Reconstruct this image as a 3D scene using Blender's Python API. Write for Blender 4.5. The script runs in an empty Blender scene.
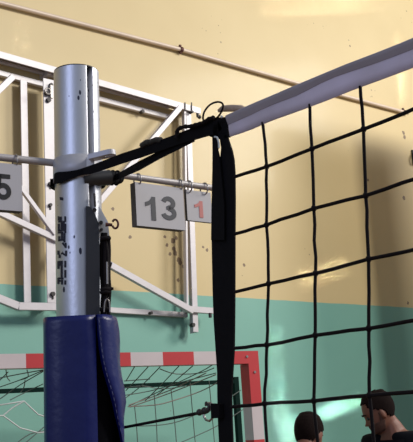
import bpy, bmesh, math, random
from mathutils import Vector, Matrix
random.seed(4)
SC = bpy.context.scene
COL = SC.collection
V = Vector

# ------------------------------------------------------------------ camera
F, CX, CY, H = 930.0, 206.5, 221.0, 1.47
RX = V((0.76599918, -0.63973637, -0.06310813))      # camera right in world
FW = V((0.63567372, 0.73918008, 0.22255727))        # camera forward
UP = V((-0.0957297, -0.21059486, 0.97287493))       # camera up
C = V((0, 0, H))
cam_d = bpy.data.cameras.new('camera')
cam = bpy.data.objects.new('camera', cam_d)
COL.objects.link(cam)
m = Matrix((RX, UP, -FW)).transposed().to_4x4()
m.translation = C
cam.matrix_world = m
cam_d.sensor_fit = 'VERTICAL'
cam_d.sensor_height = 24.0
cam_d.lens = 24.0 * F / 442.0
cam_d.clip_start = 0.05
SC.camera = cam


def ray(x, y):
    return RX * ((x - CX) / F) - UP * ((y - CY) / F) + FW


def atd(x, y, d):
    return C + ray(x, y) * d


def onp(x, y, p, n):
    r = ray(x, y)
    return C + r * ((p - C).dot(n) / r.dot(n))


def ony(x, y, yy):
    return onp(x, y, V((0, yy, 0)), V((0, 1, 0)))


def onx(x, y, xx):
    return onp(x, y, V((xx, 0, 0)), V((1, 0, 0)))


def onz(x, y, zz):
    return onp(x, y, V((0, 0, zz)), V((0, 0, 1)))


# ------------------------------------------------------------------ materials
def mat(name, col, rough=0.5, metal=0.0, var=0.0, vscale=8.0, bump=0.0, bscale=60.0, spec=0.5, sheen=0.0):
    m = bpy.data.materials.new(name)
    m.use_nodes = True
    nt = m.node_tree
    b = nt.nodes['Principled BSDF']
    b.inputs['Base Color'].default_value = (*col, 1)
    b.inputs['Roughness'].default_value = rough
    b.inputs['Metallic'].default_value = metal
    b.inputs['Specular IOR Level'].default_value = spec
    tc = nt.nodes.new('ShaderNodeTexCoord')
    if var > 0:
        n = nt.nodes.new('ShaderNodeTexNoise')
        n.inputs['Scale'].default_value = vscale
        n.inputs['Detail'].default_value = 6
        nt.links.new(tc.outputs['Object'], n.inputs['Vector'])
        mx = nt.nodes.new('ShaderNodeMix')
        mx.data_type = 'RGBA'
        mx.inputs[6].default_value = (*[c * (1 - var) for c in col], 1)
        mx.inputs[7].default_value = (*[min(1, c * (1 + var)) for c in col], 1)
        nt.links.new(n.outputs['Fac'], mx.inputs[0])
        nt.links.new(mx.outputs[2], b.inputs['Base Color'])
    if bump > 0:
        n2 = nt.nodes.new('ShaderNodeTexNoise')
        n2.inputs['Scale'].default_value = bscale
        n2.inputs['Detail'].default_value = 4
        nt.links.new(tc.outputs['Object'], n2.inputs['Vector'])
        bp = nt.nodes.new('ShaderNodeBump')
        bp.inputs['Strength'].default_value = bump
        bp.inputs['Distance'].default_value = 0.01
        nt.links.new(n2.outputs['Fac'], bp.inputs['Height'])
        nt.links.new(bp.outputs['Normal'], b.inputs['Normal'])
    return m


M = {}
M['steel'] = mat('painted steel', (0.59, 0.555, 0.57), 0.42, 0.2, 0.10, 14, 0.05, 40)
M['bolt'] = mat('dark bolt', (0.04, 0.035, 0.035), 0.5, 0.4)
M['alu'] = mat('brushed aluminium', (0.62, 0.63, 0.68), 0.42, 0.85, 0.10, 12, 0.05, 120)
def speckle(m, scale, thr, col):
    nt = m.node_tree
    b = nt.nodes['Principled BSDF']
    tc = nt.nodes.new('ShaderNodeTexCoord')
    mp = nt.nodes.new('ShaderNodeMapping')
    mp.inputs['Scale'].default_value = (1, 1, .45)
    nt.links.new(tc.outputs['Object'], mp.inputs[0])
    vo = nt.nodes.new('ShaderNodeTexVoronoi')
    vo.inputs['Scale'].default_value = scale
    nt.links.new(mp.outputs[0], vo.inputs['Vector'])
    no = nt.nodes.new('ShaderNodeTexNoise')
    no.inputs['Scale'].default_value = 14
    nt.links.new(tc.outputs['Object'], no.inputs['Vector'])
    m1 = nt.nodes.new('ShaderNodeMath'); m1.operation = 'MULTIPLY_ADD'
    m1.inputs[1].default_value = thr * 4; m1.inputs[2].default_value = -thr * 1.75
    nt.links.new(no.outputs['Fac'], m1.inputs[0])
    m2 = nt.nodes.new('ShaderNodeMath'); m2.operation = 'LESS_THAN'
    nt.links.new(vo.outputs['Distance'], m2.inputs[0])
    nt.links.new(m1.outputs[0], m2.inputs[1])
    mx = nt.nodes.new('ShaderNodeMix'); mx.data_type = 'RGBA'
    nt.links.new(m2.outputs[0], mx.inputs[0])
    old = b.inputs['Base Color'].links[0].from_socket
    nt.links.new(old, mx.inputs[6])
    mx.inputs[7].default_value = (*col, 1)
    nt.links.new(mx.outputs[2], b.inputs['Base Color'])


speckle(M['alu'], 55, .22, (.05, .05, .08))
M['alu_light'] = mat('light aluminium', (0.74, 0.73, 0.74), 0.42, 0.45, 0.06, 20)
M['collar'] = mat('grey cast collar', (0.50, 0.49, 0.52), 0.45, 0.25, 0.08, 30, 0.05, 90)
M['dark_plate'] = mat('dark grey plate', (0.03, 0.03, 0.034), 0.5, 0.2, 0.15, 20)
M['groove'] = mat('dark groove', (0.02, 0.018, 0.018), 0.8)  # near-black for the slot's inner faces
M['black_web'] = mat('black webbing', (0.006, 0.0055, 0.007), 0.9, 0, 0.25, 60, 0.15, 500, 0.15)
M['black_cord'] = mat('black cord', (0.009, 0.006, 0.007), 0.85, 0, 0.3, 80, 0.2, 600, 0.2)
M['ink'] = mat('dark marking', (0.012, 0.012, 0.03), 0.6)
M['rust'] = mat('rusty hook', (0.10, 0.035, 0.03), 0.6, 0.4, 0.3, 90)
M['chrome'] = mat('worn steel ring', (0.36, 0.33, 0.31), 0.35, 0.8)
M['navy'] = mat('navy vinyl', (0.003, 0.008, 0.105), 0.34, 0, 0.15, 6, 0.40, 14, 0.45)
M['navy_flap'] = M['navy']
M['foam'] = mat('black core added inside the pad', (0.004, 0.004, 0.006), 0.95, spec=0.05)
M['stitch'] = mat('pale stitching', (0.10, 0.11, 0.24), 0.7)
M['rail'] = mat('grey score rail', (0.50, 0.46, 0.45), 0.45, 0.15, 0.08, 20)
M['card'] = mat('white score card', (0.55, 0.53, 0.545), 0.6, 0, 0.03, 10)
M['card_edge'] = mat('dark card stack', (0.10, 0.085, 0.085), 0.7)
M['num_grey'] = mat('grey numeral', (0.085, 0.085, 0.095), 0.6)
M['num_black'] = mat('black numeral', (0.015, 0.015, 0.018), 0.6)
M['num_red'] = mat('faded red numeral', (0.62, 0.22, 0.20), 0.6)
M['red'] = mat('goal red paint', (0.52, 0.035, 0.04), 0.45, 0, 0.10, 9)
M['white'] = mat('goal white paint', (0.60, 0.52, 0.52), 0.45, 0, 0.08, 9)
M['green_tube'] = mat('dark green tube', (0.0012, 0.016, 0.012), 0.7, spec=0.1)
M['string'] = mat('grey green string', (0.13, 0.155, 0.14), 0.9)
M['string_white'] = mat('white string', (0.62, 0.66, 0.64), 0.9)
M['string_tan'] = mat('tan string', (0.28, 0.24, 0.21), 0.9)
M['wood'] = mat('weathered wood', (0.50, 0.37, 0.28), 0.8, 0, 0.3, 60, 0.2, 200)
M['pipe'] = mat('cream painted pipe', (0.66, 0.53, 0.42), 0.4, 0.1, 0.12, 10)
M['skin'] = mat('skin', (0.20, 0.085, 0.055), 0.5, 0, 0.12, 14, spec=0.35)  # even tone kept darker in place of the shade on the men
M['hair'] = mat('dark brown hair', (0.012, 0.007, 0.006), 0.9, 0, 0.4, 120, 0.5, 300, 0.08)
M['beard'] = mat('short dark beard', (0.075, 0.034, 0.024), 0.85, 0, 0.4, 150)
M['tee'] = mat('black t-shirt', (0.007, 0.007, 0.010), 0.9, 0, 0.2, 20, spec=0.1)
M['tee_grey'] = mat('dark grey t-shirt', (0.03, 0.03, 0.035), 0.9, 0, 0.2, 20, spec=0.1)
M['shorts'] = mat('dark shorts', (0.012, 0.014, 0.02), 0.9)
M['shoe'] = mat('sports shoe', (0.35, 0.35, 0.36), 0.6)
M['eye'] = mat('eye', (0.02, 0.015, 0.012), 0.2)
M['floor'] = mat('gym floor', (0.20, 0.115, 0.055), 0.35, 0, 0.15, 1.5)
M['blocker'] = mat('light blocker paint', (0.60, 0.47, 0.27), 0.6, 0, 0.05, 2)  # for the added block that shades the wall


def tape_mat():
    m = bpy.data.materials.new('net tape fabric')
    m.use_nodes = True
    nt = m.node_tree
    b = nt.nodes['Principled BSDF']
    out = nt.nodes['Material Output']
    b.inputs['Roughness'].default_value = 0.6
    tc = nt.nodes.new('ShaderNodeTexCoord')
    n = nt.nodes.new('ShaderNodeTexNoise')
    n.inputs['Scale'].default_value = 9
    n.inputs['Detail'].default_value = 5
    nt.links.new(tc.outputs['Object'], n.inputs['Vector'])
    r = nt.nodes.new('ShaderNodeValToRGB')
    r.color_ramp.elements[0].position = 0.35
    r.color_ramp.elements[0].color = (0.64, 0.60, 0.70, 1)
    r.color_ramp.elements[1].position = 0.65
    r.color_ramp.elements[1].color = (0.74, 0.70, 0.84, 1)
    nt.links.new(n.outputs['Fac'], r.inputs['Fac'])
    nt.links.new(r.outputs['Color'], b.inputs['Base Color'])
    t = nt.nodes.new('ShaderNodeBsdfTranslucent')
    nt.links.new(r.outputs['Color'], t.inputs['Color'])
    mx = nt.nodes.new('ShaderNodeMixShader')
    mx.inputs[0].default_value = 0.35
    nt.links.new(b.outputs[0], mx.inputs[1])
    nt.links.new(t.outputs[0], mx.inputs[2])
    nt.links.new(mx.outputs[0], out.inputs['Surface'])
    return m


M['tape'] = tape_mat()
M['sleeve'] = mat('net cable sleeve', (0.36, 0.32, 0.355), 0.7, 0, 0.12, 14, 0.1, 40)

YW = 6.2         # back wall
YF = 6.03        # front plane of the steel bracket
YB = 6.175        # its back plane
ZB = ony(200, 295.5, YW).z


def wall_mat():
    m = bpy.data.materials.new('two tone gym wall paint')
    m.use_nodes = True
    nt = m.node_tree
    L = nt.links.new
    b = nt.nodes['Principled BSDF']
    b.inputs['Roughness'].default_value = 0.5
    b.inputs['Coat Weight'].default_value = 0.10
    b.inputs['Coat Roughness'].default_value = 0.12
    b.inputs['Specular IOR Level'].default_value = 0.5
    tc = nt.nodes.new('ShaderNodeTexCoord')
    sx = nt.nodes.new('ShaderNodeSeparateXYZ')
    L(tc.outputs['Object'], sx.inputs[0])

    def math_(op, a, bb=None):
        n = nt.nodes.new('ShaderNodeMath')
        n.operation = op
        for i, q in enumerate((a, bb)):
            if q is None:
                continue
            if isinstance(q, (int, float)):
                n.inputs[i].default_value = q
            else:
                L(q, n.inputs[i])
        return n.outputs[0]

    def mixc(f, a, bb):
        n = nt.nodes.new('ShaderNodeMix')
        n.data_type = 'RGBA'
        if isinstance(f, (int, float)):
            n.inputs[0].default_value = f
        else:
            L(f, n.inputs[0])
        for i, q in ((6, a), (7, bb)):
            if isinstance(q, tuple):
                n.inputs[i].default_value = (*q, 1)
            else:
                L(q, n.inputs[i])
        return n.outputs[2]

    def noise(s, d=4):
        n = nt.nodes.new('ShaderNodeTexNoise')
        n.inputs['Scale'].default_value = s
        n.inputs['Detail'].default_value = d
        L(tc.outputs['Object'], n.inputs['Vector'])
        return n.outputs['Fac']
    wob = math_('MULTIPLY', math_('SUBTRACT', noise(2.5), 0.5), 0.02)
    isup = math_('GREATER_THAN', math_('ADD', sx.outputs['Z'], wob), ZB)
    n1 = noise(1.3, 6)
    beige = mixc(n1, (0.575, 0.44, 0.215), (0.665, 0.525, 0.275))
    teal = mixc(n1, (0.175, 0.395, 0.32), (0.215, 0.455, 0.375))
    c = mixc(isup, teal, beige)
    # chipped paint: small dark flecks in scattered clusters
    vo = nt.nodes.new('ShaderNodeTexVoronoi')
    vo.inputs['Scale'].default_value = 16
    L(tc.outputs['Object'], vo.inputs['Vector'])
    fleck = math_('LESS_THAN', vo.outputs['Distance'], math_('MULTIPLY', math_('SUBTRACT', noise(1.9, 3), 0.58), 1.1))
    c = mixc(math_('MULTIPLY', fleck, 0.55), c, (0.13, 0.075, 0.05))
    # single chips and stains
    spots = [(404, 198, .03), (403.5, 133, .03), (404.5, 137, .03), (173, 241, .03), (175, 253, .03), (179, 260, .03), (180, 262, .03),
             (167, 245, .02), (176, 238, .02), (207, 250, .02), (203, 247, .015), (113, 209, .02), (130, 237, .02), (408, 303, .02), (368, 180, .02),
             (165, 237, .02), (174, 249, .025), (178, 280, .02), (350, 46, .015), (365, 74, .02), (170, 254, .02), (183, 266, .02), (244, 265, .02)]
    acc = None
    for (px, py, r) in spots:
        p = ony(px, py, YW)
        d = nt.nodes.new('ShaderNodeVectorMath')
        d.operation = 'DISTANCE'
        L(tc.outputs['Object'], d.inputs[0])
        d.inputs[1].default_value = p
        q = math_('DIVIDE', d.outputs['Value'], r)
        acc = q if acc is None else math_('MINIMUM', acc, q)
    sp = math_('LESS_THAN', math_('ADD', acc, math_('MULTIPLY', math_('SUBTRACT', noise(40, 3), 0.5), 1.2)), 0.8)
    c = mixc(math_('MULTIPLY', sp, 0.8), c, (0.10, 0.05, 0.035))
    L(c, b.inputs['Base Color'])
    bp = nt.nodes.new('ShaderNodeBump')
    bp.inputs['Strength'].default_value = 0.06
    bp.inputs['Distance'].default_value = 0.02
    L(noise(5, 5), bp.inputs['Height'])
    L(bp.outputs['Normal'], b.inputs['Normal'])
    return m


M['wall'] = wall_mat()


# ------------------------------------------------------------------ object helpers
def link(name, bm, mats, parent=None, smooth=False):
    me = bpy.data.meshes.new(name)
    bmesh.ops.recalc_face_normals(bm, faces=bm.faces[:])
    bm.to_mesh(me)
    bm.free()
    if not isinstance(mats, (list, tuple)):
        mats = [mats]
    for q in mats:
        me.materials.append(q)
    if smooth:
        for p in me.polygons:
            p.use_smooth = True
    o = bpy.data.objects.new(name, me)
    COL.objects.link(o)
    if parent is not None:
        par(o, parent)
    return o


def par(o, parent):
    o.parent = parent
    # parts keep world coordinates: only the Empty roots carry a location
    o.matrix_parent_inverse = Matrix.Translation(-parent.location)


def tag(o, label, cat, group=None):
    o['label'] = label
    o['category'] = cat
    if group:
        o['group'] = group
    return o


def thing(name, loc, label, cat, group=None):
    o = bpy.data.objects.new(name, None)
    o.empty_display_size = 0.1
    COL.objects.link(o)
    o.location = loc
    return tag(o, label, cat, group)


def frame_of(d, hint=None):
    d = d.normalized()
    h = hint if hint is not None else V((0, 0, 1))
    if abs(d.dot(h.normalized())) > 0.98:
        h = V((1, 0, 0))
    u = d.cross(h).normalized()
    w = u.cross(d).normalized()
    return d, u, w


def add_bar(bm, p0, p1, wu, ww, hint=None, mi=0, bev=0.0):
    """rectangular bar p0->p1, wu wide across (d x hint), ww along hint"""
    d, u, w = frame_of(p1 - p0, hint)
    vs = []
    for p in (p0, p1):
        for a, b in ((-1, -1), (1, -1), (1, 1), (-1, 1)):
            vs.append(bm.verts.new(p + u * (a * wu / 2) + w * (b * ww / 2)))
    fs = [(0, 1, 2, 3), (4, 5, 6, 7), (0, 1, 5, 4), (1, 2, 6, 5), (2, 3, 7, 6), (3, 0, 4, 7)]
    faces = []
    for f in fs:
        fc = bm.faces.new([vs[i] for i in f])
        fc.material_index = mi
        faces.append(fc)
    if bev > 0:
        es = list({e for f in faces for e in f.edges})
        bmesh.ops.bevel(bm, geom=es, offset=bev, segments=1, affect='EDGES', profile=0.7)


def add_box(bm, lo, hi, mi=0):
    add_bar(bm, V(((lo[0] + hi[0]) / 2, (lo[1] + hi[1]) / 2, lo[2])), V(((lo[0] + hi[0]) / 2, (lo[1] + hi[1]) / 2, hi[2])),
            hi[1] - lo[1], hi[0] - lo[0], V((1, 0, 0)), mi)


def add_tube(bm, pts, r, seg=8, mi=0, closed=False, caps=True):
    n = len(pts)
    rings = []
    prev = None
    for i, p in enumerate(pts):
        if closed:
            t = pts[(i + 1) % n] - pts[i - 1]
        else:
            t = pts[min(i + 1, n - 1)] - pts[max(i - 1, 0)]
        t = t.normalized()
        if prev is None:
            _, u, w = frame_of(t)
        else:
            u = (prev - t * prev.dot(t)).normalized()
            w = t.cross(u).normalized()
        prev = u
        w = t.cross(u).normalized()
        rr = r[i] if isinstance(r, (list, tuple)) else r
        rings.append([bm.verts.new(p + (u * math.cos(2 * math.pi * k / seg) + w * math.sin(2 * math.pi * k / seg)) * rr) for k in range(seg)])
    for i in range(n if closed else n - 1):
        a, b = rings[i], rings[(i + 1) % n]
        for k in range(seg):
            f = bm.faces.new((a[k], a[(k + 1) % seg], b[(k + 1) % seg], b[k]))
            f.material_index = mi
            f.smooth = True
    if caps and not closed:
        for a in (rings[0], rings[-1]):
            f = bm.faces.new([bm.verts.new(v.co) for v in a])   # own corners keep the side's shading straight
            f.material_index = mi


def smooth_pts(pts, k=4):
    """Catmull-Rom through the points"""
    out = []
    n = len(pts)
    for i in range(n - 1):
        p0, p1, p2, p3 = pts[max(i - 1, 0)], pts[i], pts[i + 1], pts[min(i + 2, n - 1)]
        for j in range(k):
            t = j / k
            out.append(0.5 * ((2 * p1) + (p2 - p0) * t + (2 * p0 - 5 * p1 + 4 * p2 - p3) * t * t + (3 * p1 - p0 - 3 * p2 + p3) * t ** 3))
    out.append(pts[-1])
    return out


def add_prism(bm, poly, off, mi=0):
    """polygon extruded by vector off"""
    a = [bm.verts.new(p) for p in poly]
    b = [bm.verts.new(p + off) for p in poly]
    n = len(poly)
    bm.faces.new(a).material_index = mi
    bm.faces.new(b).material_index = mi
    for i in range(n):
        bm.faces.new((a[i], a[(i + 1) % n], b[(i + 1) % n], b[i])).material_index = mi


def add_strip(bm, tops, bots, off, mi=0):
    """band between two edges, thickened by off"""
    n = len(tops)
    A = [bm.verts.new(p) for p in tops]
    B = [bm.verts.new(p) for p in bots]
    A2 = [bm.verts.new(p + off) for p in tops]
    B2 = [bm.verts.new(p + off) for p in bots]
    for i in range(n - 1):
        for q in ((A[i], A[i + 1], B[i + 1], B[i]), (A2[i], A2[i + 1], B2[i + 1], B2[i]),
                  (A[i], A[i + 1], A2[i + 1], A2[i]), (B[i], B[i + 1], B2[i + 1], B2[i])):
            f = bm.faces.new(q)
            f.material_index = mi
    bm.faces.new((A[0], B[0], B2[0], A2[0]))
    bm.faces.new((A[-1], B[-1], B2[-1], A2[-1]))


def add_ball(bm, p, r, mi=0, seg=10, sc=(1, 1, 1)):
    res = bmesh.ops.create_uvsphere(bm, u_segments=seg, v_segments=max(6, seg // 2), radius=r,
                                    matrix=Matrix.Translation(p) @ Matrix.Diagonal((*sc, 1)))
    for f in {f for v in res['verts'] for f in v.link_faces}:
        f.material_index = mi
        f.smooth = True


def part(name, parent, m_, fn, smooth=False, label=None):
    bm = bmesh.new()
    fn(bm)
    o = link(name, bm, m_, parent, smooth)
    if label:
        o['label'] = label
    return o


def bar_part(name, parent, m_, p0, p1, wu, ww, hint=None, bev=0.002):
    return part(name, parent, m_, lambda bm: add_bar(bm, p0, p1, wu, ww, hint, 0, bev))


def tube_part(name, parent, m_, pts, r, seg=10, closed=False, label=None):
    return part(name, parent, m_, lambda bm: add_tube(bm, pts, r, seg, 0, closed), label=label)


def torus_pts(c, a, b, r, n=16):
    return [c + a * (r * math.cos(2 * math.pi * i / n)) + b * (r * math.sin(2 * math.pi * i / n)) for i in range(n)]


def struct(name, bm, m_):
    o = link(name, bm, m_)
    o['kind'] = 'structure'
    return o


# ------------------------------------------------------------------ setting
XR = 9.0
bm = bmesh.new(); add_box(bm, (-7, YW, 0), (XR + .2, YW + .2, 8.0)); struct('wall_back', bm, M['wall'])
bm = bmesh.new(); add_box(bm, (-7, -7, -.1), (XR + .2, YW + .2, 0)); struct('floor', bm, M['floor'])

bm = bmesh.new(); add_box(bm, (7.48, 4.95, 0), (XR, 5.15, 4.9)); struct('light_blocker', bm, M['blocker'])  # unseen block added to shade the lower right of the back wall

# conduit pipe on the wall
pipe_pts = [ony(-60, -13.6, YW - .035), ony(0, 2.7, YW - .035), ony(181, 49.6, YW - .035), ony(300, 84, YW - .035), ony(395, 109.6, YW - .035), ony(408, 113.2, YW - .035)]
pr = thing('wall_pipe', V((pipe_pts[2].x, YW, pipe_pts[2].z)), 'thin cream painted pipe running straight across the upper beige wall', 'pipe')
tube_part('tube', pr, M['pipe'], pipe_pts, .019, 12)
for (px, py) in ((181, 49.6), (-40, -8), (404, 112)):
    p = ony(px, py, YW - .035)
    q = part('clamp', pr, M['rust'], lambda bm: (add_tube(bm, [p + V((-.014, 0, 0)), p + V((.014, 0, 0))], .027, 12),
             add_bar(bm, p + V((0, .01, -.035)), p + V((0, .01, .05)), .02, .018, V((1, 0, 0))),
             add_bar(bm, p, p + V((0, .035, 0)), .02, .02)))
    q['label'] = 'small dark pipe clamp'

# dark bracket on the wall at the picture's right edge
p = ony(413.5, 158, YW)
hk = thing('wall_bracket', p, 'small dark iron bracket fixed on the beige wall below the pipe end', 'bracket')
part('plate', hk, M['bolt'], lambda bm: add_bar(bm, p + V((0, -.01, -.09)), p + V((0, -.01, .09)), .02, .06, V((1, 0, 0)), 0, .004))
tube_part('hook', hk, M['bolt'], smooth_pts([p + V((0, -.02, .05)), p + V((-.02, -.06, .03)), p + V((-.03, -.07, -.03)), p + V((-.01, -.06, -.07))]), .012)

# ------------------------------------------------------------------ steel bracket frame on the wall
fr = thing('wall_frame', V((4.2, YW, 3.3)), 'folded pale steel truss frame bolted to the wall behind the post', 'frame')
YV = V((0, 1, 0))


def fbar(name, a, b, w, yp=YF, dep=.04, label=None, section='box'):
    p0, p1 = ony(*a, yp), ony(*b, yp)
    # in-plane width w, depth dep (towards the wall)
    w *= 1.15
    d = (p1 - p0).normalized()
    if section == 'angle':                        # open angle section: a face and one web
        u = d.cross(YV).normalized() * (w / 2 - .004)
        o = part(name, fr, M['steel'], lambda bm: (add_bar(bm, p0 + YV * .005, p1 + YV * .005, w, .010, YV, 0, .002),
                 add_bar(bm, p0 + u + YV * (dep / 2 + .008), p1 + u + YV * (dep / 2 + .008), .008, dep - .006, YV)))
    else:
        o = part(name, fr, M['steel'], lambda bm: add_bar(bm, p0 + YV * dep / 2, p1 + YV * dep / 2, w, dep, YV, 0, .003))
    if label:
        o['label'] = label
    return o


fbar('rail', (-60, 37.5), (201, 111), .050, YF, .15, None, 'angle')                 # front top rail
fbar('rail', (-60, 57), (172, 117.3), .038, YB - .03)     # back top rail
fbar('rail', (-60, 45), (170, 107), .02, YF + .10, .03)     # thin middle rail
fbar('rail', (60, 306.6), (188, 314.8), .038, YB - .02)     # back bottom rail
fbar('rail', (18.9, 306), (66, 306.8), .05)                 # front bottom rail, left
fbar('arm', (-40, 282), (19.2, 306), .05)                   # arm up to the left
fbar('rail', (185, 308.5), (214, 310.8), .046)              # stub at the right upright
fbar('upright', (23.8, 80), (27.8, 303), .052, YB - .06, .08, None, 'angle')
fbar('upright', (48.6, 79), (53.2, 303), .085, YF, .12, None, 'angle')
fbar('upright', (185.2, 106), (187.8, 308), .020, YF + .02)
fbar('upright', (188.5, 106), (196.0, 332), .050, YF + .03, .10, None, 'angle')
fbar('brace', (-8, 208.5), (58, 239), .042, YF - .03)
fbar('brace', (57, 237.5), (112, 265.2), .042, YF - .03)
fbar('brace', (110, 264), (194, 311), .046, YF - .03)
fbar('brace', (11, 173), (56, 234), .030, YF - .045, .03)
fbar('brace', (98, 204), (181, 107), .042, YF - .01)
fbar('brace', (-14, 103), (14, 76), .042, YF - .01)
fbar('brace', (88, 216), (99, 203), .042, YF - .01)
# stand-offs that carry the front truss from the back rails and the wall
for (a, n) in (((50, 72), 'standoff'), ((50, 306), 'standoff'), ((192, 108), 'standoff'), ((193, 309), 'standoff')):
    p0 = ony(*a, YF + .04)
    p1 = V((p0.x, YW, p0.z))
    bar_part(n, fr, M['steel'], p0, p1, .04, .04)
# bolts, slots and little fittings
for (px, py, yp, r) in ((51, 85, YF, .016), (48.5, 100, YF, .02), (50.5, 184, YF, .018), (50.3, 205, YF, .014), (52.7, 294, YF, .018),
                        (142.5, 111.5, YB - .03, .017), (151, 313, YB - .03, .013), (193, 325, YF + .04, .018), (192, 112, YF, .012), (46.5, 93, YF, .018)):
    p = ony(px, py, yp - .012)
    part('bolt', fr, M['bolt'], lambda bm: add_tube(bm, [p + V((0, -.012, 0)), p + V((0, .03, 0))], r, 6))
for (px, py) in ((50.4, 186.5), (50.4, 207), (52.8, 296.5)):
    p = ony(px, py, YF - .004)
    part('slot', fr, M['bolt'], lambda bm: add_bar(bm, p - V((0, 0, .02)), p + V((0, 0, .02)), .004, .014, V((1, 0, 0))))
# end bolt under the top rail's right end, and dark clips across the right upright
p = ony(197.5, 113.5, YF + .02)
part('bolt', fr, M['bolt'], lambda bm: (add_tube(bm, [p + V((0, 0, .03)), p + V((0, 0, -.035))], .012, 8), add_ball(bm, p + V((.02, 0, -.03)), .018)))
for (px) in (185, 191.5):
    part('clip', fr, M['bolt'], lambda bm: add_bar(bm, ony(px, 102.5, YF - .005), ony(px + .3, 110.5, YF - .005), .006, .010, V((1, 0, 0))))
p = ony(210, 313, YF)
part('bolt', fr, M['bolt'], lambda bm: add_tube(bm, [p, p + V((0, 0, -.04))], .014, 8))
# lock fitting on the left top
p = ony(49, 92, YF - .02)
part('latch', fr, M['chrome'], lambda bm: (add_bar(bm, p + V((.02, 0, .06)), p + V((.02, 0, -.05)), .02, .025, V((1, 0, 0)), 0, .003),
     add_tube(bm, torus_pts(p + V((-.015, -.01, .0)), V((1, 0, 0)), V((0, 0, 1)), .025, 12), .007, 6, 0, True)))

# ------------------------------------------------------------------ net post
DP = 2.5
A0 = atd(76.3, 64.5, DP)
VH = V((A0.x, A0.y, 0)).normalized()          # horizontal view direction at the post
UR = V((VH.y, -VH.x, 0))                      # to the right
UC = -VH                                      # towards the camera
FS = UC * (22.3 / F * DP)                      # front of the tube


def hgt(py):
    return onp(76.6, py, A0 + FS, VH).z


A0.z = hgt(64.5)
A0 = onp(76.2, 221 + F * (A0 - C).dot(-UP) / (A0 - C).dot(FW), A0, VH)
A1 = onp(80.2, 310, A0, VH)
AX = (A0 - A1).normalized()
BASE = A0 - AX * (A0.z / AX.z)
RP = 22.3 / F * DP


def axis(py):
    return BASE + AX * ((hgt(py)) / AX.z)


post = thing('net_post', V((BASE.x, BASE.y, 0)), 'tall scratched aluminium volleyball post with a slotted side', 'net post')


def tube_profile():
    pts = []
    g0, g1 = math.radians(28), math.radians(43)          # groove, measured from the viewer towards the right
    n = 144
    for i in range(n):
        a = 2 * math.pi * i / n
        inside = g0 < a < g1
        r = RP * (.66 if inside else 1.0)
        pts.append((math.sin(a) * r, math.cos(a) * r, inside))
    return pts


def make_tube(bm):
    prof = tube_profile()
    rows = []
    for p in (V(BASE), A0):
        rows.append([bm.verts.new(p + UR * a + UC * b) for a, b, _ in prof])
    n = len(prof)
    for k in range(n):
        f = bm.faces.new((rows[0][k], rows[0][(k + 1) % n], rows[1][(k + 1) % n], rows[1][k]))
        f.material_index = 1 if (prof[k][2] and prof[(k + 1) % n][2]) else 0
        f.smooth = not (prof[k][2] or prof[(k + 1) % n][2])
    for r in rows:
        bm.faces.new([bm.verts.new(v.co) for v in r])


part('tube', post, [M['alu'], M['groove']], make_tube)
part('cap', post, M['bolt'], lambda bm: add_tube(bm, [A0 + AX * .000, A0 + AX * .003], RP * .985, 48), label='dark end cap')
part('base_plate', post, M['dark_plate'], lambda bm: add_tube(bm, [V((BASE.x, BASE.y, 0)), V((BASE.x, BASE.y, .02))], .16, 32))


def on_tube(px, py, extra=.0006):
    """first hit of the pixel ray on the tube's surface"""
    r = ray(px, py)
    r2 = r - AX * r.dot(AX)
    o2 = (C - A0) - AX * (C - A0).dot(AX)
    a = r2.dot(r2); b = 2 * r2.dot(o2); c = o2.dot(o2) - (RP + extra) ** 2
    disc = max(b * b - 4 * a * c, 0)
    return C + r * ((-b - math.sqrt(disc)) / (2 * a))


def make_letters(bm):
    z = 30 / 147.0
    S = [((40, 84), (75, 84)), ((42, 84), (42, 98)), ((52, 84), (52, 108)), ((74, 84), (74, 105)), ((42, 106), (56, 106)),
         ((66, 104), (66, 150)), ((56, 112), (56, 150)), ((74, 118), (74, 160)), ((42, 118), (42, 150)), ((40, 160), (62, 160)), ((42, 150), (56, 150)),
         ((58, 165), (58, 196)), ((70, 165), (70, 205)), ((44, 196), (66, 196)), ((44, 180), (44, 200)),
         ((62, 212), (76, 230)), ((76, 212), (76, 232)),
         ((38, 262), (62, 262)), ((62, 262), (78, 272)), ((78, 250), (78, 272)), ((40, 250), (40, 266)), ((46, 270), (46, 282)),
         ((40, 302), (40, 335)), ((56, 300), (56, 384)), ((74, 300), (74, 328)), ((74, 345), (74, 378)), ((46, 300), (46, 320)), ((42, 384), (62, 384)),
         ((40, 384), (40, 408)), ((40, 408), (76, 408)), ((58, 392), (58, 412)), ((74, 396), (74, 412)), ((44, 396), (52, 396))]
    for (a, b) in S:
        d = V((b[0] - a[0], b[1] - a[1], 0))
        n_ = V((-d.y, d.x, 0)).normalized() * 4.6
        d.normalize(); d *= 2.5
        quad = [(a[0] - d.x + n_.x, a[1] - d.y + n_.y), (b[0] + d.x + n_.x, b[1] + d.y + n_.y), (b[0] + d.x - n_.x, b[1] + d.y - n_.y), (a[0] - d.x - n_.x, a[1] - d.y - n_.y)]
        lo = [bm.verts.new(on_tube(50 + x * z, 200 + y * z, .0003)) for x, y in quad]
        hi = [bm.verts.new(on_tube(50 + x * z, 200 + y * z, .0012)) for x, y in quad]
        bm.faces.new(hi)
        for i in range(4):
            bm.faces.new((lo[i], lo[(i + 1) % 4], hi[(i + 1) % 4], hi[i]))


part('lettering', post, M['ink'], make_letters)
part('marking', post, M['ink'], lambda bm: add_prism(bm, [on_tube(x, y, .0004) for x, y in ((59.5, 197), (62.8, 197.6), (63, 200.5), (60, 200))], UC * .0012))


# tensioner on the slotted side: plate, bracket, bolts, hook, lashed rope
PF = A0 + UC * (RP + .006)


def pf(px, py, o=0.0):
    return onp(px, py, PF + UC * o, VH)


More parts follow.
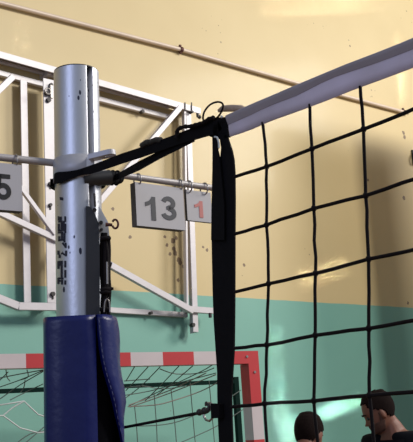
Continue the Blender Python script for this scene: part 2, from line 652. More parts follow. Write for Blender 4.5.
tens = part('tensioner_plate', post, M['dark_plate'], lambda bm: add_prism(bm, [pf(*q) for q in ((86, 206), (90, 206.5), (95, 214), (98.8, 224), (99.6, 250), (100, 322), (86, 322))], VH * .012))
PR = A0 + UR * (RP * .85) + UC * .03


def prr(px, py, o=0.0):
    return onp(px, py, PR + UC * o, VH)


part('bracket', tens, M['alu_light'], lambda bm: add_prism(bm, [prr(*q) for q in ((91, 203), (97.5, 203), (108, 222), (109.5, 236), (99, 236), (98, 222), (91, 212))], VH * .02))
for (px, py, r) in ((94.5, 210, .0055), (101, 222.5, .005), (101.5, 229.5, .004)):
    part('bolt', tens, M['bolt'], lambda bm: add_tube(bm, [prr(px, py, .04), prr(px, py, -.01)], r, 10))
bar_part('pin', tens, M['bolt'], prr(94.2, 193, .03), prr(95.2, 207, .03), .005, .006, UR)
hook_c = prr(115.2, 224, .03)
part('hook', post, M['rust'], lambda bm: (add_tube(bm, [prr(105.5, 224.6, .03), prr(108, 224.6, .03), prr(112.3, 225, .03)], [.006, .0045, .004], 8),
     add_tube(bm, [hook_c + UR * (math.cos(t) * .0075) + V((0, 0, 1)) * (math.sin(t) * .0115) for t in [math.radians(200 + k * 22) for k in range(15)]], .0028, 8)), label='rusty hook with open eye')
rope = [[(103, 233), (101.5, 245), (101.5, 270), (103, 292), (102.5, 303), (102, 318)], [(105.5, 233), (105, 248), (104.6, 272), (105.5, 292), (105, 305), (105, 318)],
        [(108, 236), (109, 250), (108.6, 275), (109.5, 290), (108.8, 302), (108.5, 318)], [(104, 234), (107, 252), (107.2, 275), (105.5, 295), (103, 306), (103.5, 318)]]


def make_rope(bm):
    for i, q in enumerate(rope):
        add_tube(bm, smooth_pts([prr(x, y, .02 + .004 * (i % 2)) for x, y in q]), .0052, 8)
    for (x, y) in ((105.5, 238), (105.5, 289), (105.3, 292), (104.5, 309)):
        add_tube(bm, [prr(x - 4.5, y + .5, .03), prr(x, y, .036), prr(x + 4.5, y + .5, .03)], .0055, 8)
    add_tube(bm, [prr(108, 289, .03), prr(113.5, 288.5, .03)], [.006, .003], 8)


part('lashed_rope', post, M['black_cord'], make_rope)
tube_part('rope_link', post, M['chrome'], [prr(107, 262, .04), prr(107.3, 284, .04)], .0026, 8)
tube_part('rope_link', post, M['chrome'], smooth_pts([prr(104, 312, .04), prr(105, 302, .042), prr(107.5, 299, .042), prr(109.5, 304, .04), prr(110, 312, .04)]), .0018, 8)

# ------------------------------------------------------------------ score rail clamped on the post
a_t, a_b = axis(154), axis(177)
rail = thing('score_rail', axis(163), 'grey clamp collar with two horizontal rods carrying score cards on the post', 'score rail')


def make_collar(bm):
    n = 48
    pts = []
    for p in (a_b, a_t):
        for r in (RP + .0045, RP + .0006):
            pts.append([bm.verts.new(p + (UR * math.sin(2 * math.pi * k / n) + UC * math.cos(2 * math.pi * k / n)) * r) for k in range(n)])
    for A, B in ((0, 2), (1, 3), (0, 1), (2, 3)):
        for k in range(n):
            f = bm.faces.new((pts[A][k], pts[A][(k + 1) % n], pts[B][(k + 1) % n], pts[B][k]))
            f.smooth = A != 0 or B == 2


part('collar', rail, M['collar'], make_collar)
part('socket', rail, M['dark_plate'], lambda bm: add_tube(bm, [onp(82, 180, A0 + UC * (RP * .75), VH), onp(110, 177.5, A0 + UC * (RP * .35), VH)], [.0195, .0195], 20), label='dark rod socket')
# tongue lever with its slot
t0 = onp(89.5, 158.0, A0 + UC * (RP + .008) + UR * .03, VH)
tdir = (UR * .93 + UC * .32 + V((0, 0, .10))).normalized()
tn = V((0, 0, 1)); tn = (tn - tdir * tn.dot(tdir)).normalized(); ts = tdir.cross(tn)


def make_tongue(bm):
    L_, Wd = .070, .0135
    out = [(0, -Wd), (.03, -Wd * 1.1)] + [(L_ - Wd * 1.2 + Wd * 1.2 * math.sin(t), -Wd * 1.2 * math.cos(t)) for t in [math.pi * k / 10 for k in range(11)]] + [(.03, Wd * 1.1), (0, Wd)]
    cx = L_ - .017
    hole = [(cx + .012 * math.cos(2 * math.pi * k / 14), .0055 * math.sin(2 * math.pi * k / 14)) for k in range(14)]
    tr = lambda q, h: t0 + tdir * q[0] + ts * q[1] + tn * h
    for h in (-.0065, .0065):
        vo = [bm.verts.new(tr(q, h)) for q in out]
        vh = [bm.verts.new(tr(q, h)) for q in hole]
        es = []
        for L in (vo, vh):
            for i in range(len(L)):
                es.append(bm.edges.new((L[i], L[(i + 1) % len(L)])))
        bmesh.ops.triangle_fill(bm, edges=es, use_beauty=True)
    for L in (out, hole):
        for i in range(len(L)):
            a, b = L[i], L[(i + 1) % len(L)]
            bm.faces.new([bm.verts.new(tr(*x)) for x in ((a, -.0065), (b, -.0065), (b, .0065), (a, .0065))])


part('lever', rail, M['collar'], make_tongue)
part('lug', rail, M['alu_light'], lambda bm: add_prism(bm, [onp(x, y, A0 + UC * (RP * 1.02) + UR * .03, VH) for x, y in ((86.5, 157), (93, 157), (94.5, 162), (94, 168), (86.5, 168))], VH * .025))
LA = onp(58, 163.4, A0, VH)
LB = onz(-55, 151.5, LA.z)
RA = onp(90, 171.0, A0, VH)
RB = onz(211.5, 187.8, RA.z)
tube_part('rod', rail, M['rail'], [LA, LB], .0095, 14)
tube_part('rod', rail, M['rail'], [RA, RB], .0090, 14)
rd = (RB - RA).normalized()
ra = onp(118, 178.5, A0, VH)


def along(px, py):
    """point of the right rod at image column px"""
    n = V((0, 0, 1)).cross(rd).normalized()
    return onp(px, py, RA, n), n


def make_wrap(bm):
    p1 = onp(104, 177.5, A0 + UC * (RP * .4), VH)
    q, _ = along(119, 178)
    add_tube(bm, [p1, p1.lerp(q, .5), q], [.0175, .0175, .016], 16)
    for k in range(3):
        c = p1.lerp(q, .25 + .3 * k)
        d, u, w = frame_of(rd)
        add_tube(bm, torus_pts(c, u, w, .0185), .0028, 6, 0, True)


part('wrapping', rail, M['black_web'], make_wrap, label='black tape wrapped round the rod socket')


def digit(ch):
    """bold sans numeral as flat faces"""
    bm = bmesh.new()
    T = .19

    def stroke(pts, wd=T):
        q = []
        for i, p in enumerate(pts):
            a_, b_ = pts[max(i - 1, 0)], pts[min(i + 1, len(pts) - 1)]
            t = V((b_[0] - a_[0], b_[1] - a_[1], 0)).normalized()
            n = V((-t.y, t.x, 0)) * wd / 2
            p = V((p[0], p[1], 0))
            q.append((bm.verts.new(p + n), bm.verts.new(p - n)))
        for (a1, b1), (a2, b2) in zip(q, q[1:]):
            bm.faces.new((a1, b1, b2, a2))

    def arc(cx, cy, rx, ry, d0, d1, n=16):
        return [(cx + rx * math.cos(math.radians(d0 + (d1 - d0) * i / n)), cy + ry * math.sin(math.radians(d0 + (d1 - d0) * i / n))) for i in range(n + 1)]
    if ch == '1':
        bm.faces.new([bm.verts.new(V((*p, 0))) for p in ((.24, 0), (.43, 0), (.43, 1), (.28, 1), (.24, .90), (.15, .81), (0, .74), (0, .57), (.14, .62), (.24, .69))])
    elif ch == '3':
        stroke(arc(.31, .72, .22, .19, 165, -90))
        stroke(arc(.31, .29, .25, .20, 90, -168))
        bm.faces.new([bm.verts.new(V((*p, 0))) for p in ((.22, .44), (.34, .44), (.34, .60), (.22, .58))])
    else:
        stroke(arc(.31, .32, .25, .235, 140, -165, 22))
        stroke([(.16, .915), (.62, .915)], .17)
        bm.faces.new([bm.verts.new(V((*p, 0))) for p in ((.10, 1), (.26, 1), (.22, .60), (.20, .50), (.03, .46))])
    bmesh.ops.recalc_face_normals(bm, faces=bm.faces[:])
    xs = [v.co.x for v in bm.verts]; ys = [v.co.y for v in bm.verts]
    return bm, min(xs), max(xs), min(ys), max(ys)


def card(name, label, tl, tr_, bl, br, thick, A, d, numeral, nmat, nx, ny, ring_px, drop_side=1):
    n = V((0, 0, 1)).cross(d).normalized()
    if n.dot(C - A) < 0:
        n = -n                                   # towards the camera
    P = A + n * (thick / 2)
    q = [onp(*s, P, n) for s in (tl, tr_, bl, br)]
    zt = (q[0].z + q[1].z) / 2
    zb = (q[2].z + q[3].z) / 2
    s0 = ((q[0] - A).dot(d) + (q[2] - A).dot(d)) / 2
    s1 = ((q[1] - A).dot(d) + (q[3] - A).dot(d)) / 2
    base = A + d * ((s0 + s1) / 2)
    base.z = zt
    t = thing(name, base, label, 'score card', 'score cards on the rail')

    def box(bm):
        c = A + d * ((s0 + s1) / 2)
        add_bar(bm, V((c.x, c.y, zb)), V((c.x, c.y, zt)), thick, abs(s1 - s0), d, 1)
        bm.faces.ensure_lookup_table()
        for f in bm.faces:
            f.normal_update()
            if abs(f.normal.dot(n)) > .9:
                f.material_index = 0
    part('card', t, [M['card'], M['card_edge']], box)
    for rp in ring_px:
        c = onp(rp[0], rp[1], A, n)
        s = (c - A).dot(d)
        c = A + d * s + V((0, 0, -.007))
        hx = n
        tube_part('ring', t, M['chrome'], torus_pts(c, hx, V((0, 0, 1)), .0175, 18), .0022, 6, True)
    # numerals
    for ch, (x0, x1) in zip(numeral, nx):
        bm, X0, X1, Y0, Y1 = digit(ch)
        PP = P + n * .0012
        a0 = (onp(x0, sum(ny) / 2, PP, n) - A).dot(d)
        a1 = (onp(x1, sum(ny) / 2, PP, n) - A).dot(d)
        xm = (x0 + x1) / 2
        z1 = onp(xm, ny[0], PP, n).z
        z0 = onp(xm, ny[1], PP, n).z
        for v in bm.verts:
            u, w = (v.co.x - X0) / (X1 - X0), (v.co.y - Y0) / (Y1 - Y0)
            p = A + d * (a0 + (a1 - a0) * u) + n * (thick / 2 + .0002)
            v.co = V((p.x, p.y, z0 + (z1 - z0) * w))
        ex = bmesh.ops.extrude_face_region(bm, geom=bm.faces[:])
        for v in ex['geom']:
            if isinstance(v, bmesh.types.BMVert):
                v.co += n * .001
        link('numeral', bm, nmat, t)
    return t


card('score_card', 'white flip score card showing grey 13 on the right rod', (135, 181.6), (183.4, 188.8), (137, 225.6), (185, 230.2), .024, RA, rd, '13', M['num_grey'],
     ((145.6, 155.8), (161.5, 176.3)), (196.5, 220), ((137.5, 180.6), (178.8, 185.4)))
card('score_card', 'narrow white score card showing faded red 1 beside the black net band', (186.8, 190), (211.5, 192.5), (186.8, 219.8), (211.5, 223), .010, RA, rd, '1', M['num_red'],
     ((194.8, 203.0),), (200.8, 217.3), ((188.5, 189), (204.2, 191.5)))
ld = (LB - LA).normalized()
ldr = -ld
card('score_card', 'white score card showing black 5 on the left rod', (-27, 160.5), (21.4, 164.5), (-27, 206.5), (22.6, 212.5), .026, LA, ldr, '5', M['num_black'],
     ((-4.5, 11.2),), (174, 199.5), ((-22, 158), (15, 160.5)))

# ------------------------------------------------------------------ tension strap round the post
strap = thing('tension_strap', axis(178), 'black webbing strap looped round the post and pulled to the net corner', 'strap')
XN = A0.x + .02                                  # plane of the net


def make_band(bm):
    n = 48
    pt, pb = axis(172.5), axis(180)
    rr = []
    for p in (pt, pb):
        for r in (RP + .012, RP + .0005):
            rr.append([bm.verts.new(p + (UR * math.sin(2 * math.pi * k / n) + UC * math.cos(2 * math.pi * k / n)) * r) for k in range(n)])
    for A, B in ((0, 2), (1, 3), (0, 1), (2, 3)):
        for k in range(12, 37):
            bm.faces.new((rr[A][k], rr[A][(k + 1) % n], rr[B][(k + 1) % n], rr[B][k]))


part('loop', strap, M['black_web'], make_band)


XC = 213
DAX = (axis(175) - C).dot(FW)
DFR = DAX - (RP + .018) * .97
DNC = (onx(213, 127, XN - .014) - C).dot(FW)


def sd(x):
    return DFR + (DNC - DFR) * max(0, x - 84) / (XC - 84)


def strap_pts(rows):
    return [atd(*q) for q in rows]


def make_s1(bm):
    wrap_t = [(54, 174.5), (55.5, 172.6), (58, 172), (62, 171.8), (66, 171.5), (70, 171), (74, 170.4), (78, 169.6), (83, 168)]
    wrap_b = [(54, 183), (55.5, 183.8), (58, 183.4), (62, 182.4), (66, 180.4), (70, 178.8), (74, 177.4), (78, 176), (83, 174.8)]
    t = [on_tube(x, y, .010) for x, y in wrap_t] + strap_pts([(x, y, sd(x)) for x, y in ((90, 165.5), (100, 161.8), (122, 153.3), (140, 147.5), (175, 134.5), (213, 119.5))])
    b = [on_tube(x, y, .010) for x, y in wrap_b] + strap_pts([(x, y, sd(x)) for x, y in ((90, 173.9), (100, 171), (122, 163.5), (140, 157.8), (178, 144.5), (213, 134.5))])
    add_strip(bm, t, b, VH * .003)


part('webbing', strap, M['black_web'], make_s1)


def make_s2(bm):
    t = strap_pts([(106, 178, DAX + .02), (118.5, 173, DAX + .0), (140, 160.5, sd(140) + .03), (160, 150.5, sd(160) + .015), (192, 135.5, sd(192) + .004)])
    b = strap_pts([(106, 184, DAX + .02), (118.5, 179, DAX + .0), (140, 169.8, sd(140) + .03), (160, 158.5, sd(160) + .015), (195, 141, sd(195) + .004)])
    add_strip(bm, t, b, VH * .004)


part('webbing', strap, M['black_web'], make_s2)
part('buckle', strap, M['bolt'], lambda bm: (add_tube(bm, [atd(142, 146, sd(142)), atd(147, 142.5, sd(147)), atd(150, 142.5, sd(150))], .008, 8),
     add_tube(bm, [atd(150, 142.5, sd(150)), atd(156, 139.8, sd(156)), atd(161, 140, sd(161))], .007, 8)))

# ------------------------------------------------------------------ volleyball net
net = thing('volleyball_net', V((XN, 1.2, 2.1)), 'black knotted volleyball net with a lavender white top tape', 'net')


def nx_(px, py, o=0.0):
    return onx(px, py, XN + o)


NU = V((1, 0, 0))
cols = {  # knots of each vertical cord at rows 1..5 (image columns / rows), top end at the tape
    1: [(262.6, 122), (266.7, 166.6), (266.4, 225), (268.5, 283.7), (266.8, 345), (264.6, 403.7)],
    2: [(309.8, 104), (311.9, 148.8), (313.8, 208.4), (315.5, 273.3), (315.2, 335.3), (313.8, 400.9)],
    3: [(360.2, 86), (363.5, 129.2), (365.7, 195.6), (368.6, 259), (368.8, 328.5), (369.4, 395.5)],
}
edge = [(234, 127), (234.5, 176.9), (234.5, 234), (234.5, 292), (234, 348.2), (231, 407)]
right = [(420, 64), (421, 105.8), (423, 176.5), (425, 247), (426, 318.5), (427, 391)]
K = [[nx_(*p) for p in edge]] + [[nx_(*p) for p in cols[i]] for i in (1, 2, 3)] + [[nx_(*p) for p in right]]
# the net runs on past the frame at the same mesh size
ystep = (K[4][2].y - K[1][2].y) / 3
for j in range(1, 22):
    K.append([V((XN, K[4][r].y + ystep * j, K[4][r].z)) for r in range(6)])
zstep = .13
for c_ in K:                                          # rows below the frame
    for r in range(3):
        c_.append(V((XN, c_[-1].y, c_[-1].z - zstep)))


def wob(a, b, amp, n=5, seed=0):
    rr = random.Random(seed)
    out = []
    for i in range(n):
        t = i / (n - 1)
        p = a.lerp(b, t)
        if 0 < i < n - 1:
            p = p + V((rr.uniform(-amp, amp), rr.uniform(-amp, amp), rr.uniform(-amp, amp)))
        out.append(p)
    return out


def make_net(bm):
    R_ = .0033
    for ci in range(1, len(K)):
        pts = []
        for r in range(len(K[ci]) - 1):
            pts += wob(K[ci][r], K[ci][r + 1], .0012, 5, ci * 20 + r)[:-1]
        pts.append(K[ci][-1])
        add_tube(bm, pts, R_, 7)
    for r in range(1, len(K[0])):
        pts = []
        for ci in range(len(K) - 1):
            pts += wob(K[ci][r], K[ci + 1][r], .0010, 4, 900 + ci * 20 + r)[:-1]
        pts.append(K[-1][r])
        add_tube(bm, pts, R_ * 1.12, 7)
    for ci in range(1, len(K)):
        for r in range(1, len(K[ci])):
            add_ball(bm, K[ci][r], R_ * 1.75, 0, 8, (1, 1, 1.2))


part('netting', net, M['black_cord'], make_net)

# top tape: cable sleeve on top, flat fold hanging below
tape_top = [(228.6, 115.6), (250, 106), (270, 97.6), (300, 84.8), (333, 71.2), (350, 64.2), (380, 52.8), (413, 39.5), (440, 28)]
tape_mid = [(229.4, 125), (250, 116), (270, 106.5), (300, 95), (315, 87), (333, 78.5), (350, 72.5), (380, 62.5), (413, 50), (440, 39)]
tape_bot = [(230.4, 136.6), (250, 130), (270, 121.2), (300, 110.5), (333, 98), (350, 91), (380, 80), (413, 67.6), (440, 57)]


def ext(pts, n=18):
    q = [nx_(*p) for p in pts]
    q = smooth_pts(q, 3)
    for i in range(n):
        q.append(V((XN, q[-1].y - .14, q[-1].z - .0002)))
    return q


tt, tm, tb = ext(tape_top), ext(tape_mid), ext(tape_bot)


def loft(bm, rows):
    vs = [[bm.verts.new(p) for p in r] for r in rows]
    n = len(rows[0])
    for a, b in zip(vs, vs[1:]):
        for i in range(min(len(a), len(b)) - 1):
            f = bm.faces.new((a[i], a[i + 1], b[i + 1], b[i]))
            f.smooth = True


def resample(pts, n):
    ys = [p.y for p in pts]
    out = []
    for i in range(n):
        y = ys[0] + (ys[-1] - ys[0]) * i / (n - 1)
        for j in range(len(pts) - 1):
            if pts[j].y >= y >= pts[j + 1].y:
                t = (pts[j].y - y) / max(1e-9, pts[j].y - pts[j + 1].y)
                out.append(pts[j].lerp(pts[j + 1], t))
                break
        else:
            out.append(pts[-1].copy())
    return out


NS = 90
tt, tm, tb = resample(tt, NS), resample(tm, NS), resample(tb, NS)
tape = part('top_tape', net, M['tape'], lambda bm: loft(bm, [
    [a.lerp(b, .6) + NU * -.0025 for a, b in zip(tt, tm)], [b + NU * -.003 for b in tm], [b.lerp(c, .5) + NU * -.003 for b, c in zip(tm, tb)], [c + NU * -.0015 for c in tb],
    [c + NU * .0015 for c in tb], [b.lerp(c, .5) + NU * .003 for b, c in zip(tm, tb)], [b + NU * .003 for b in tm], [a.lerp(b, .6) + NU * .0025 for a, b in zip(tt, tm)]]),
    label='flat lavender white fold of the tape')


def make_sleeve(bm):
    rows = []
    for (t, o) in ((1.0, -.0042), (.8, -.0058), (.5, -.0085), (.2, -.0105), (.05, -.0085), (0, -.004), (0, .004), (.05, .0085), (.2, .0105), (.5, .0085), (.8, .0058), (1.0, .0042)):
        rows.append([a.lerp(b, t) + NU * o for a, b in zip(tt, tm)])
    rows.append(rows[0])
    loft(bm, rows)


part('cable_sleeve', net, M['sleeve'], make_sleeve, label='darker rolled upper edge over the cable')

# black side band and its folded strip
OB = .004
band_l = [(217.5, 121), (219.5, 138), (221, 148), (220, 158), (216, 172), (212.5, 200), (211.5, 240), (212.5, 290), (213.5, 320), (215.5, 350), (217, 372), (217.2, 395), (217.8, 420), (219, 445), (220, 475)]
band_r = [(226, 119), (227.5, 138), (231.5, 150), (233.5, 160), (234.3, 172), (234.6, 200), (234.3, 240), (234.2, 290), (234, 320), (233.6, 350), (232.2, 372), (231, 395), (231.5, 420), (232.5, 445), (233, 475)]
part('side_band', net, M['black_web'], lambda bm: add_strip(bm, [nx_(*p, OB) for p in band_l] + [V((XN + OB, nx_(*band_l[-1], OB).y, 1.05))],
     [nx_(*p, OB) for p in band_r] + [V((XN + OB, nx_(*band_r[-1], OB).y, 1.05))], NU * .004))
part('band_fold', net, M['black_web'], lambda bm: add_strip(bm, [nx_(x, y, -.004) for x, y in ((212.2, 134), (212.4, 150), (212.3, 170), (211.4, 205), (211, 240))],
     [nx_(x, y, -.004) for x, y in ((217.8, 137), (217.6, 150), (219.4, 158), (224, 205), (224, 240))], NU * .003))
part('corner_patch', net, M['black_web'], lambda bm: add_prism(bm, [nx_(x, y, .004) for x, y in ((207, 120.5), (214, 117.5), (227, 117), (229, 137), (219, 139), (211, 137), (207, 135))], NU * .005))
# cords at the corner
tube_part('cord_loop', net, M['black_cord'], smooth_pts([nx_(x, y, -.016) for x, y in ((205, 124), (203, 118.5), (204.5, 111.5), (210, 104.8), (217, 102), (222.2, 103.3), (222.8, 108), (219.5, 115), (214, 120.5))]), .0022)
tube_part('lashing', net, M['black_cord'], smooth_pts([atd(x, y, sd(x) - .012) for x, y in ((176.5, 138), (177.8, 130), (184, 126.8), (191, 126.3), (197, 124.5), (203, 122.8), (209, 119), (214, 117.5))]),
          [.0042 + .0012 * (i % 3 == 0) for i in range(29)])
part('cord_end', net, M['wood'], lambda bm: add_tube(bm, [nx_(218.8, 110.8, .012), nx_(223, 108.6, .012), nx_(232, 108.2, .012), nx_(241, 108.2, .012), nx_(250, 112, .012)], [.004, .0072, .0078, .0070, .004], 10), label='frayed brown cable end behind the tape')
part('cord_knot', net, M['string_white'], lambda bm: add_ball(bm, nx_(221.7, 116.8, -.018), .0032))
tube_part('cord_tail', net, M['string_white'], smooth_pts([nx_(x, y, -.014) for x, y in ((214.5, 137), (217, 137.5), (218.6, 142), (219, 148))]), .0022, 6)
# bottom tie: tab, ring, hook and cord to the post
part('tab', net, M['black_web'], lambda bm: add_prism(bm, [nx_(x, y, -.010) for x, y in ((210.5, 403.5), (219, 404), (219.5, 418), (211, 418.5))], NU * .012))
rc = nx_(208.6, 412, -.006)
ring = part('ring', net, M['chrome'], lambda bm: add_tube(bm, [nx_(x, y, -.006) for x, y in ((205.5, 405.5), (207, 403.4), (210.5, 403), (213, 405), (213.5, 412), (212.5, 418), (209.5, 421), (206, 420), (204, 416.5), (203.6, 412))], .0026, 8), label='steel ring')
part('hook', net, M['bolt'], lambda bm: (add_tube(bm, smooth_pts([nx_(x, y, -.006) for x, y in ((196, 413.5), (200, 412), (204, 412), (208, 410), (209, 405.5), (206, 403))]), [.003] * 4 + [.0055] * 10 + [.004] * 7, 8),
     add_ball(bm, nx_(199.5, 412.3, -.006), .0075), add_ball(bm, nx_(204.5, 410.5, -.006), .0075)))
tube_part('tie_cord', net, M['black_cord'], [nx_(200, 412.8, -.006), atd(160, 420.5, 2.2), atd(121, 428, 2.37)], .0036)

# ------------------------------------------------------------------ blue pad round the post
pad = thing('post_pad', V((BASE.x, BASE.y, 0)), 'navy blue vinyl padding wrapped round the lower post, one flap open', 'post pad')
PZT = onp(85, 314.5, A0 + UC * .10, VH).z
NR = 40


def lerp_tab(tab, y):
    if y <= tab[0][0]:
        return tab[0][1]
    for (a, va), (b, vb) in zip(tab, tab[1:]):
        if y <= b:
            return va + (vb - va) * (y - a) / (b - a)
    return tab[-1][1]


def pad_section(z, inner=0.0):
    p = BASE + AX * (z / AX.z)
    t = PZT - z                                   # metres below the top
    e = lerp_tab(((0, .042), (.04, .043), (.075, .047), (.155, .062), (.235, .082), (.30, .099), (.36, .102)), t)
    R = lerp_tab(((0, .093), (.12, .101), (.21, .107), (.30, .103), (.40, .099)), t)
    be = lerp_tab(((0, .092), (.12, .090), (.21, .076), (.30, .045), (.36, .03)), t)
    e = min(e, R - .003)
    i = inner
    bul = .003 * math.sin(t * 40) * (1 if 0 < t < .3 else 0)
    r2 = R + bul
    pts = [(.037, .088 - i), (0, .092 - i), (-.04, .092 - i), (-.078 + i * .5, .088 - i), (-.085 + i, .078 - i * .6), (-.090 + i, .055), (-.091 + i, 0), (-.090 + i, -.06), (-.08 + i, -.088 + i), (-.03, -.103 + i),
           (.03, -.105 + i), (.075 - i, -.101 + i), (R - .014 - i, -.085 + i), (r2 - .003 - i, -.05), (r2 - i, -.015)]
    b0, a0 = -.015, r2
    for k in (.25, .5, .7, .85, 1.0):
        pts.append((a0 + (e - a0) * (1 - math.cos(k * math.pi / 2)) - i * (1 - k * .6) + bul * math.sin(k * 9), b0 + (be - b0) * math.sin(k * math.pi / 2) - i * k))
    return [p + UR * a + UC * b for a, b in pts]


def make_pad(bm):
    zs = [PZT - (PZT - .06) * (i / NR) ** 1.3 for i in range(NR + 1)]
    outer = [[bm.verts.new(q) for q in pad_section(z)] for z in zs]
    inner = [[bm.verts.new(q) for q in pad_section(z, .012)] for z in zs]
    n = len(outer[0])
    for i in range(NR):
        for k in range(n - 1):
            f = bm.faces.new((outer[i][k], outer[i][k + 1], outer[i + 1][k + 1], outer[i + 1][k])); f.smooth = True
            f = bm.faces.new((inner[i][k], inner[i][k + 1], inner[i + 1][k + 1], inner[i + 1][k])); f.material_index = 1; f.smooth = True
        for k in (0, n - 1):
            f = bm.faces.new((outer[i][k], outer[i + 1][k], inner[i + 1][k], inner[i][k]))
            f.material_index = 0
    for i in (0, NR):
        for k in range(n - 1):
            bm.faces.new((outer[i][k], outer[i][k + 1], inner[i][k + 1], inner[i][k]))


part('padding', pad, [M['navy'], M['foam']], make_pad)


part('dark_core', pad, M['foam'], lambda bm: add_tube(bm, [BASE + AX * (.07 / AX.z) + UR * .006, BASE + AX * ((PZT - .012) / AX.z) + UR * .006], .074, 28), label='black core added inside the pad')  # added to blacken the opening where the lit tube showed


def make_stitch(bm):
    for j in range(34):
        z = PZT - .012 - j * .0145
        a, b = pad_section(z), pad_section(z - .008)
        q0 = a[-1].lerp(a[-2], .22) + UC * .0012
        q1 = b[-1].lerp(b[-2], .22) + UC * .0012
        add_tube(bm, [q0, q1], .0007, 5)
    a = pad_section(PZT - .010)
    for j in range(6):
        q0 = a[-1].lerp(a[-2], j / 6) + UC * .0012
        q1 = a[-1].lerp(a[-2], (j + .6) / 6) + UC * .0012
        add_tube(bm, [q0, q1], .0007, 5)


part('stitching', pad, M['stitch'], make_stitch)

# ------------------------------------------------------------------ handball goal
GR = onz(258, 350.8, 2.0)                         # top right outer corner of the front
GD = V((-.98744, .15799, 0))                      # along the crossbar, to the left
GN = V((.15799, .98744, 0))                       # into the goal
goal = thing('handball_goal', V((GR.x, GR.y, 0)), 'red and white striped handball goal with a sagging net near the wall', 'goal')
B8 = .085


def stripes(bm, p0, d, total, seg, start, wdir, ddir, first_len=1.12):
    s, i = 0.0, start
    first = True
    while s < total - 1e-6:
        l = min(seg if not first else seg * first_len, total - s)
        a, b = p0 + d * s, p0 + d * (s + l)
        vs = []
        for p in (a, b):
            for u, w in ((0, 0), (1, 0), (1, 1), (0, 1)):
                vs.append(bm.verts.new(p + wdir * (u * B8) + ddir * (w * B8)))
        for f in ((0, 1, 5, 4), (1, 2, 6, 5), (2, 3, 7, 6), (3, 0, 4, 7), (0, 1, 2, 3), (4, 5, 6, 7)):
            bm.faces.new([vs[k] for k in f]).material_index = i % 2
        s += l; i += 1; first = False


DN = V((0, 0, -1))
GL = GR + GD * 3.16
part('crossbar', goal, [M['red'], M['white']], lambda bm: stripes(bm, V(GR), GD, 3.16, .230, 0, DN, GN, 1.22))
part('goalpost', goal, [M['red'], M['white']], lambda bm: stripes(bm, GR + DN * B8, DN, 2.0 - B8, .238, 0, GD, GN * 1.25))
part('goalpost', goal, [M['red'], M['white']], lambda bm: stripes(bm, GL + DN * B8 - GD * B8, DN, 2.0 - B8, .238, 0, GD, GN * 1.25))
for (px, py) in ((247, 356.5), (254.8, 372)):
    p = onp(px, py, GR - GN * .002, GN)
    part('bolt', goal, M['chrome'], lambda bm: add_tube(bm, [p - GN * .004, p + GN * .02], .009, 8))
OFF = .9
BP = GR + GN * OFF


def gb(px, py, o=OFF):
    return onp(px, py, GR + GN * o, GN)


brc = gb(236, 381.5)
blc = brc + GD * 3.1 - V((0, 0, .02))
blc.z = brc.z - .03
back = part('back_frame', goal, M['green_tube'], lambda bm: (add_bar(bm, brc, gb(0, 392.5) + GD * .9, .04, .03, V((0, 0, 1))), add_bar(bm, gb(235, 377), V((gb(239.5, 442).x, gb(239.5, 442).y, 0)), .042, .040, GD),
     add_bar(bm, blc, V((blc.x, blc.y, 0)), .045, .06, GD), add_bar(bm, GR + GN * .08 + GD * .04 + V((0, 0, -1.96)), V((brc.x, brc.y, .04)), .04, .04)), label='dark green tube frame')


def depth_for(y):
    return min(.86, max(.045, .045 + (y - 368) / 20 * .8))


def gs(px, py):
    return gb(px, py, depth_for(py))


def strings(name, m_, lines, r, sm=True):
    def fn(bm):
        for l in lines:
            q = [gs(*p) for p in l]
            add_tube(bm, smooth_pts(q, 3) if sm else q, r, 5)
    part(name, goal, m_, fn)


strings('goal_net', M['string'], [
    [(134.5, 367), (126, 381)], [(148, 367), (136, 380), (126, 390.5)], [(160, 367), (140, 387), (120, 402)], [(179, 366), (162, 384), (145, 401)], [(192.6, 366), (175, 381), (157, 395)],
    [(212, 365), (200, 372), (160, 391), (128, 406.6)], [(160, 369), (176, 374), (200, 373), (214, 368)], [(124, 381), (150, 379)], [(124, 388), (143, 386), (162, 389), (185, 386)], [(120, 396), (150, 391), (182, 382), (216, 373)],
    [(134.5, 406), (136.5, 425), (138, 450)], [(154, 392), (156.5, 425), (157.5, 450)], [(171, 389), (175, 425), (177, 450)], [(190, 383), (193.6, 425), (196, 450)], [(209, 381), (213, 425), (215, 450)],
    [(120, 426), (155, 425.5), (180, 421), (210, 408)], [(160, 451), (190, 438.5), (217, 426), (243, 409.5)], [(225, 401), (241, 390)],
    [(0, 387), (20, 380), (43, 370.5)], [(0, 399), (20, 385), (43, 371.5)], [(-10, 380), (20, 374), (43, 370)], [(6, 370), (7, 377), (10, 381)], [(27, 370), (28, 377), (20, 380)], [(25, 380), (24, 387), (20, 393)], [(10, 400), (28, 391), (43, 384)],
    [(-5, 383), (0, 380), (8, 372)], [(24, 444), (37, 433), (44, 427)], [(18, 442), (30, 434), (44, 431)], [(43, 415), (70, 412), (110, 412), (124, 407)], [(43, 431), (80, 428), (124, 426)]], .0036)
strings('goal_net_cord', M['string_tan'], [[(128, 406.6), (155, 405), (172, 401), (200, 391.5), (218, 382), (228, 374)], [(206, 373), (168, 391), (129, 405)], [(216, 374.5), (170, 393), (130, 407)]], .0042)
strings('goal_net_cord', M['string_white'], [[(-8, 409), (0, 405), (24, 401.2), (30, 407), (38, 414.5), (46, 417)], [(-8, 416), (3, 415.6), (20, 428), (38, 432.8), (46, 432)], [(3, 415.6), (12, 408), (24, 401.2)]], .0052, False)

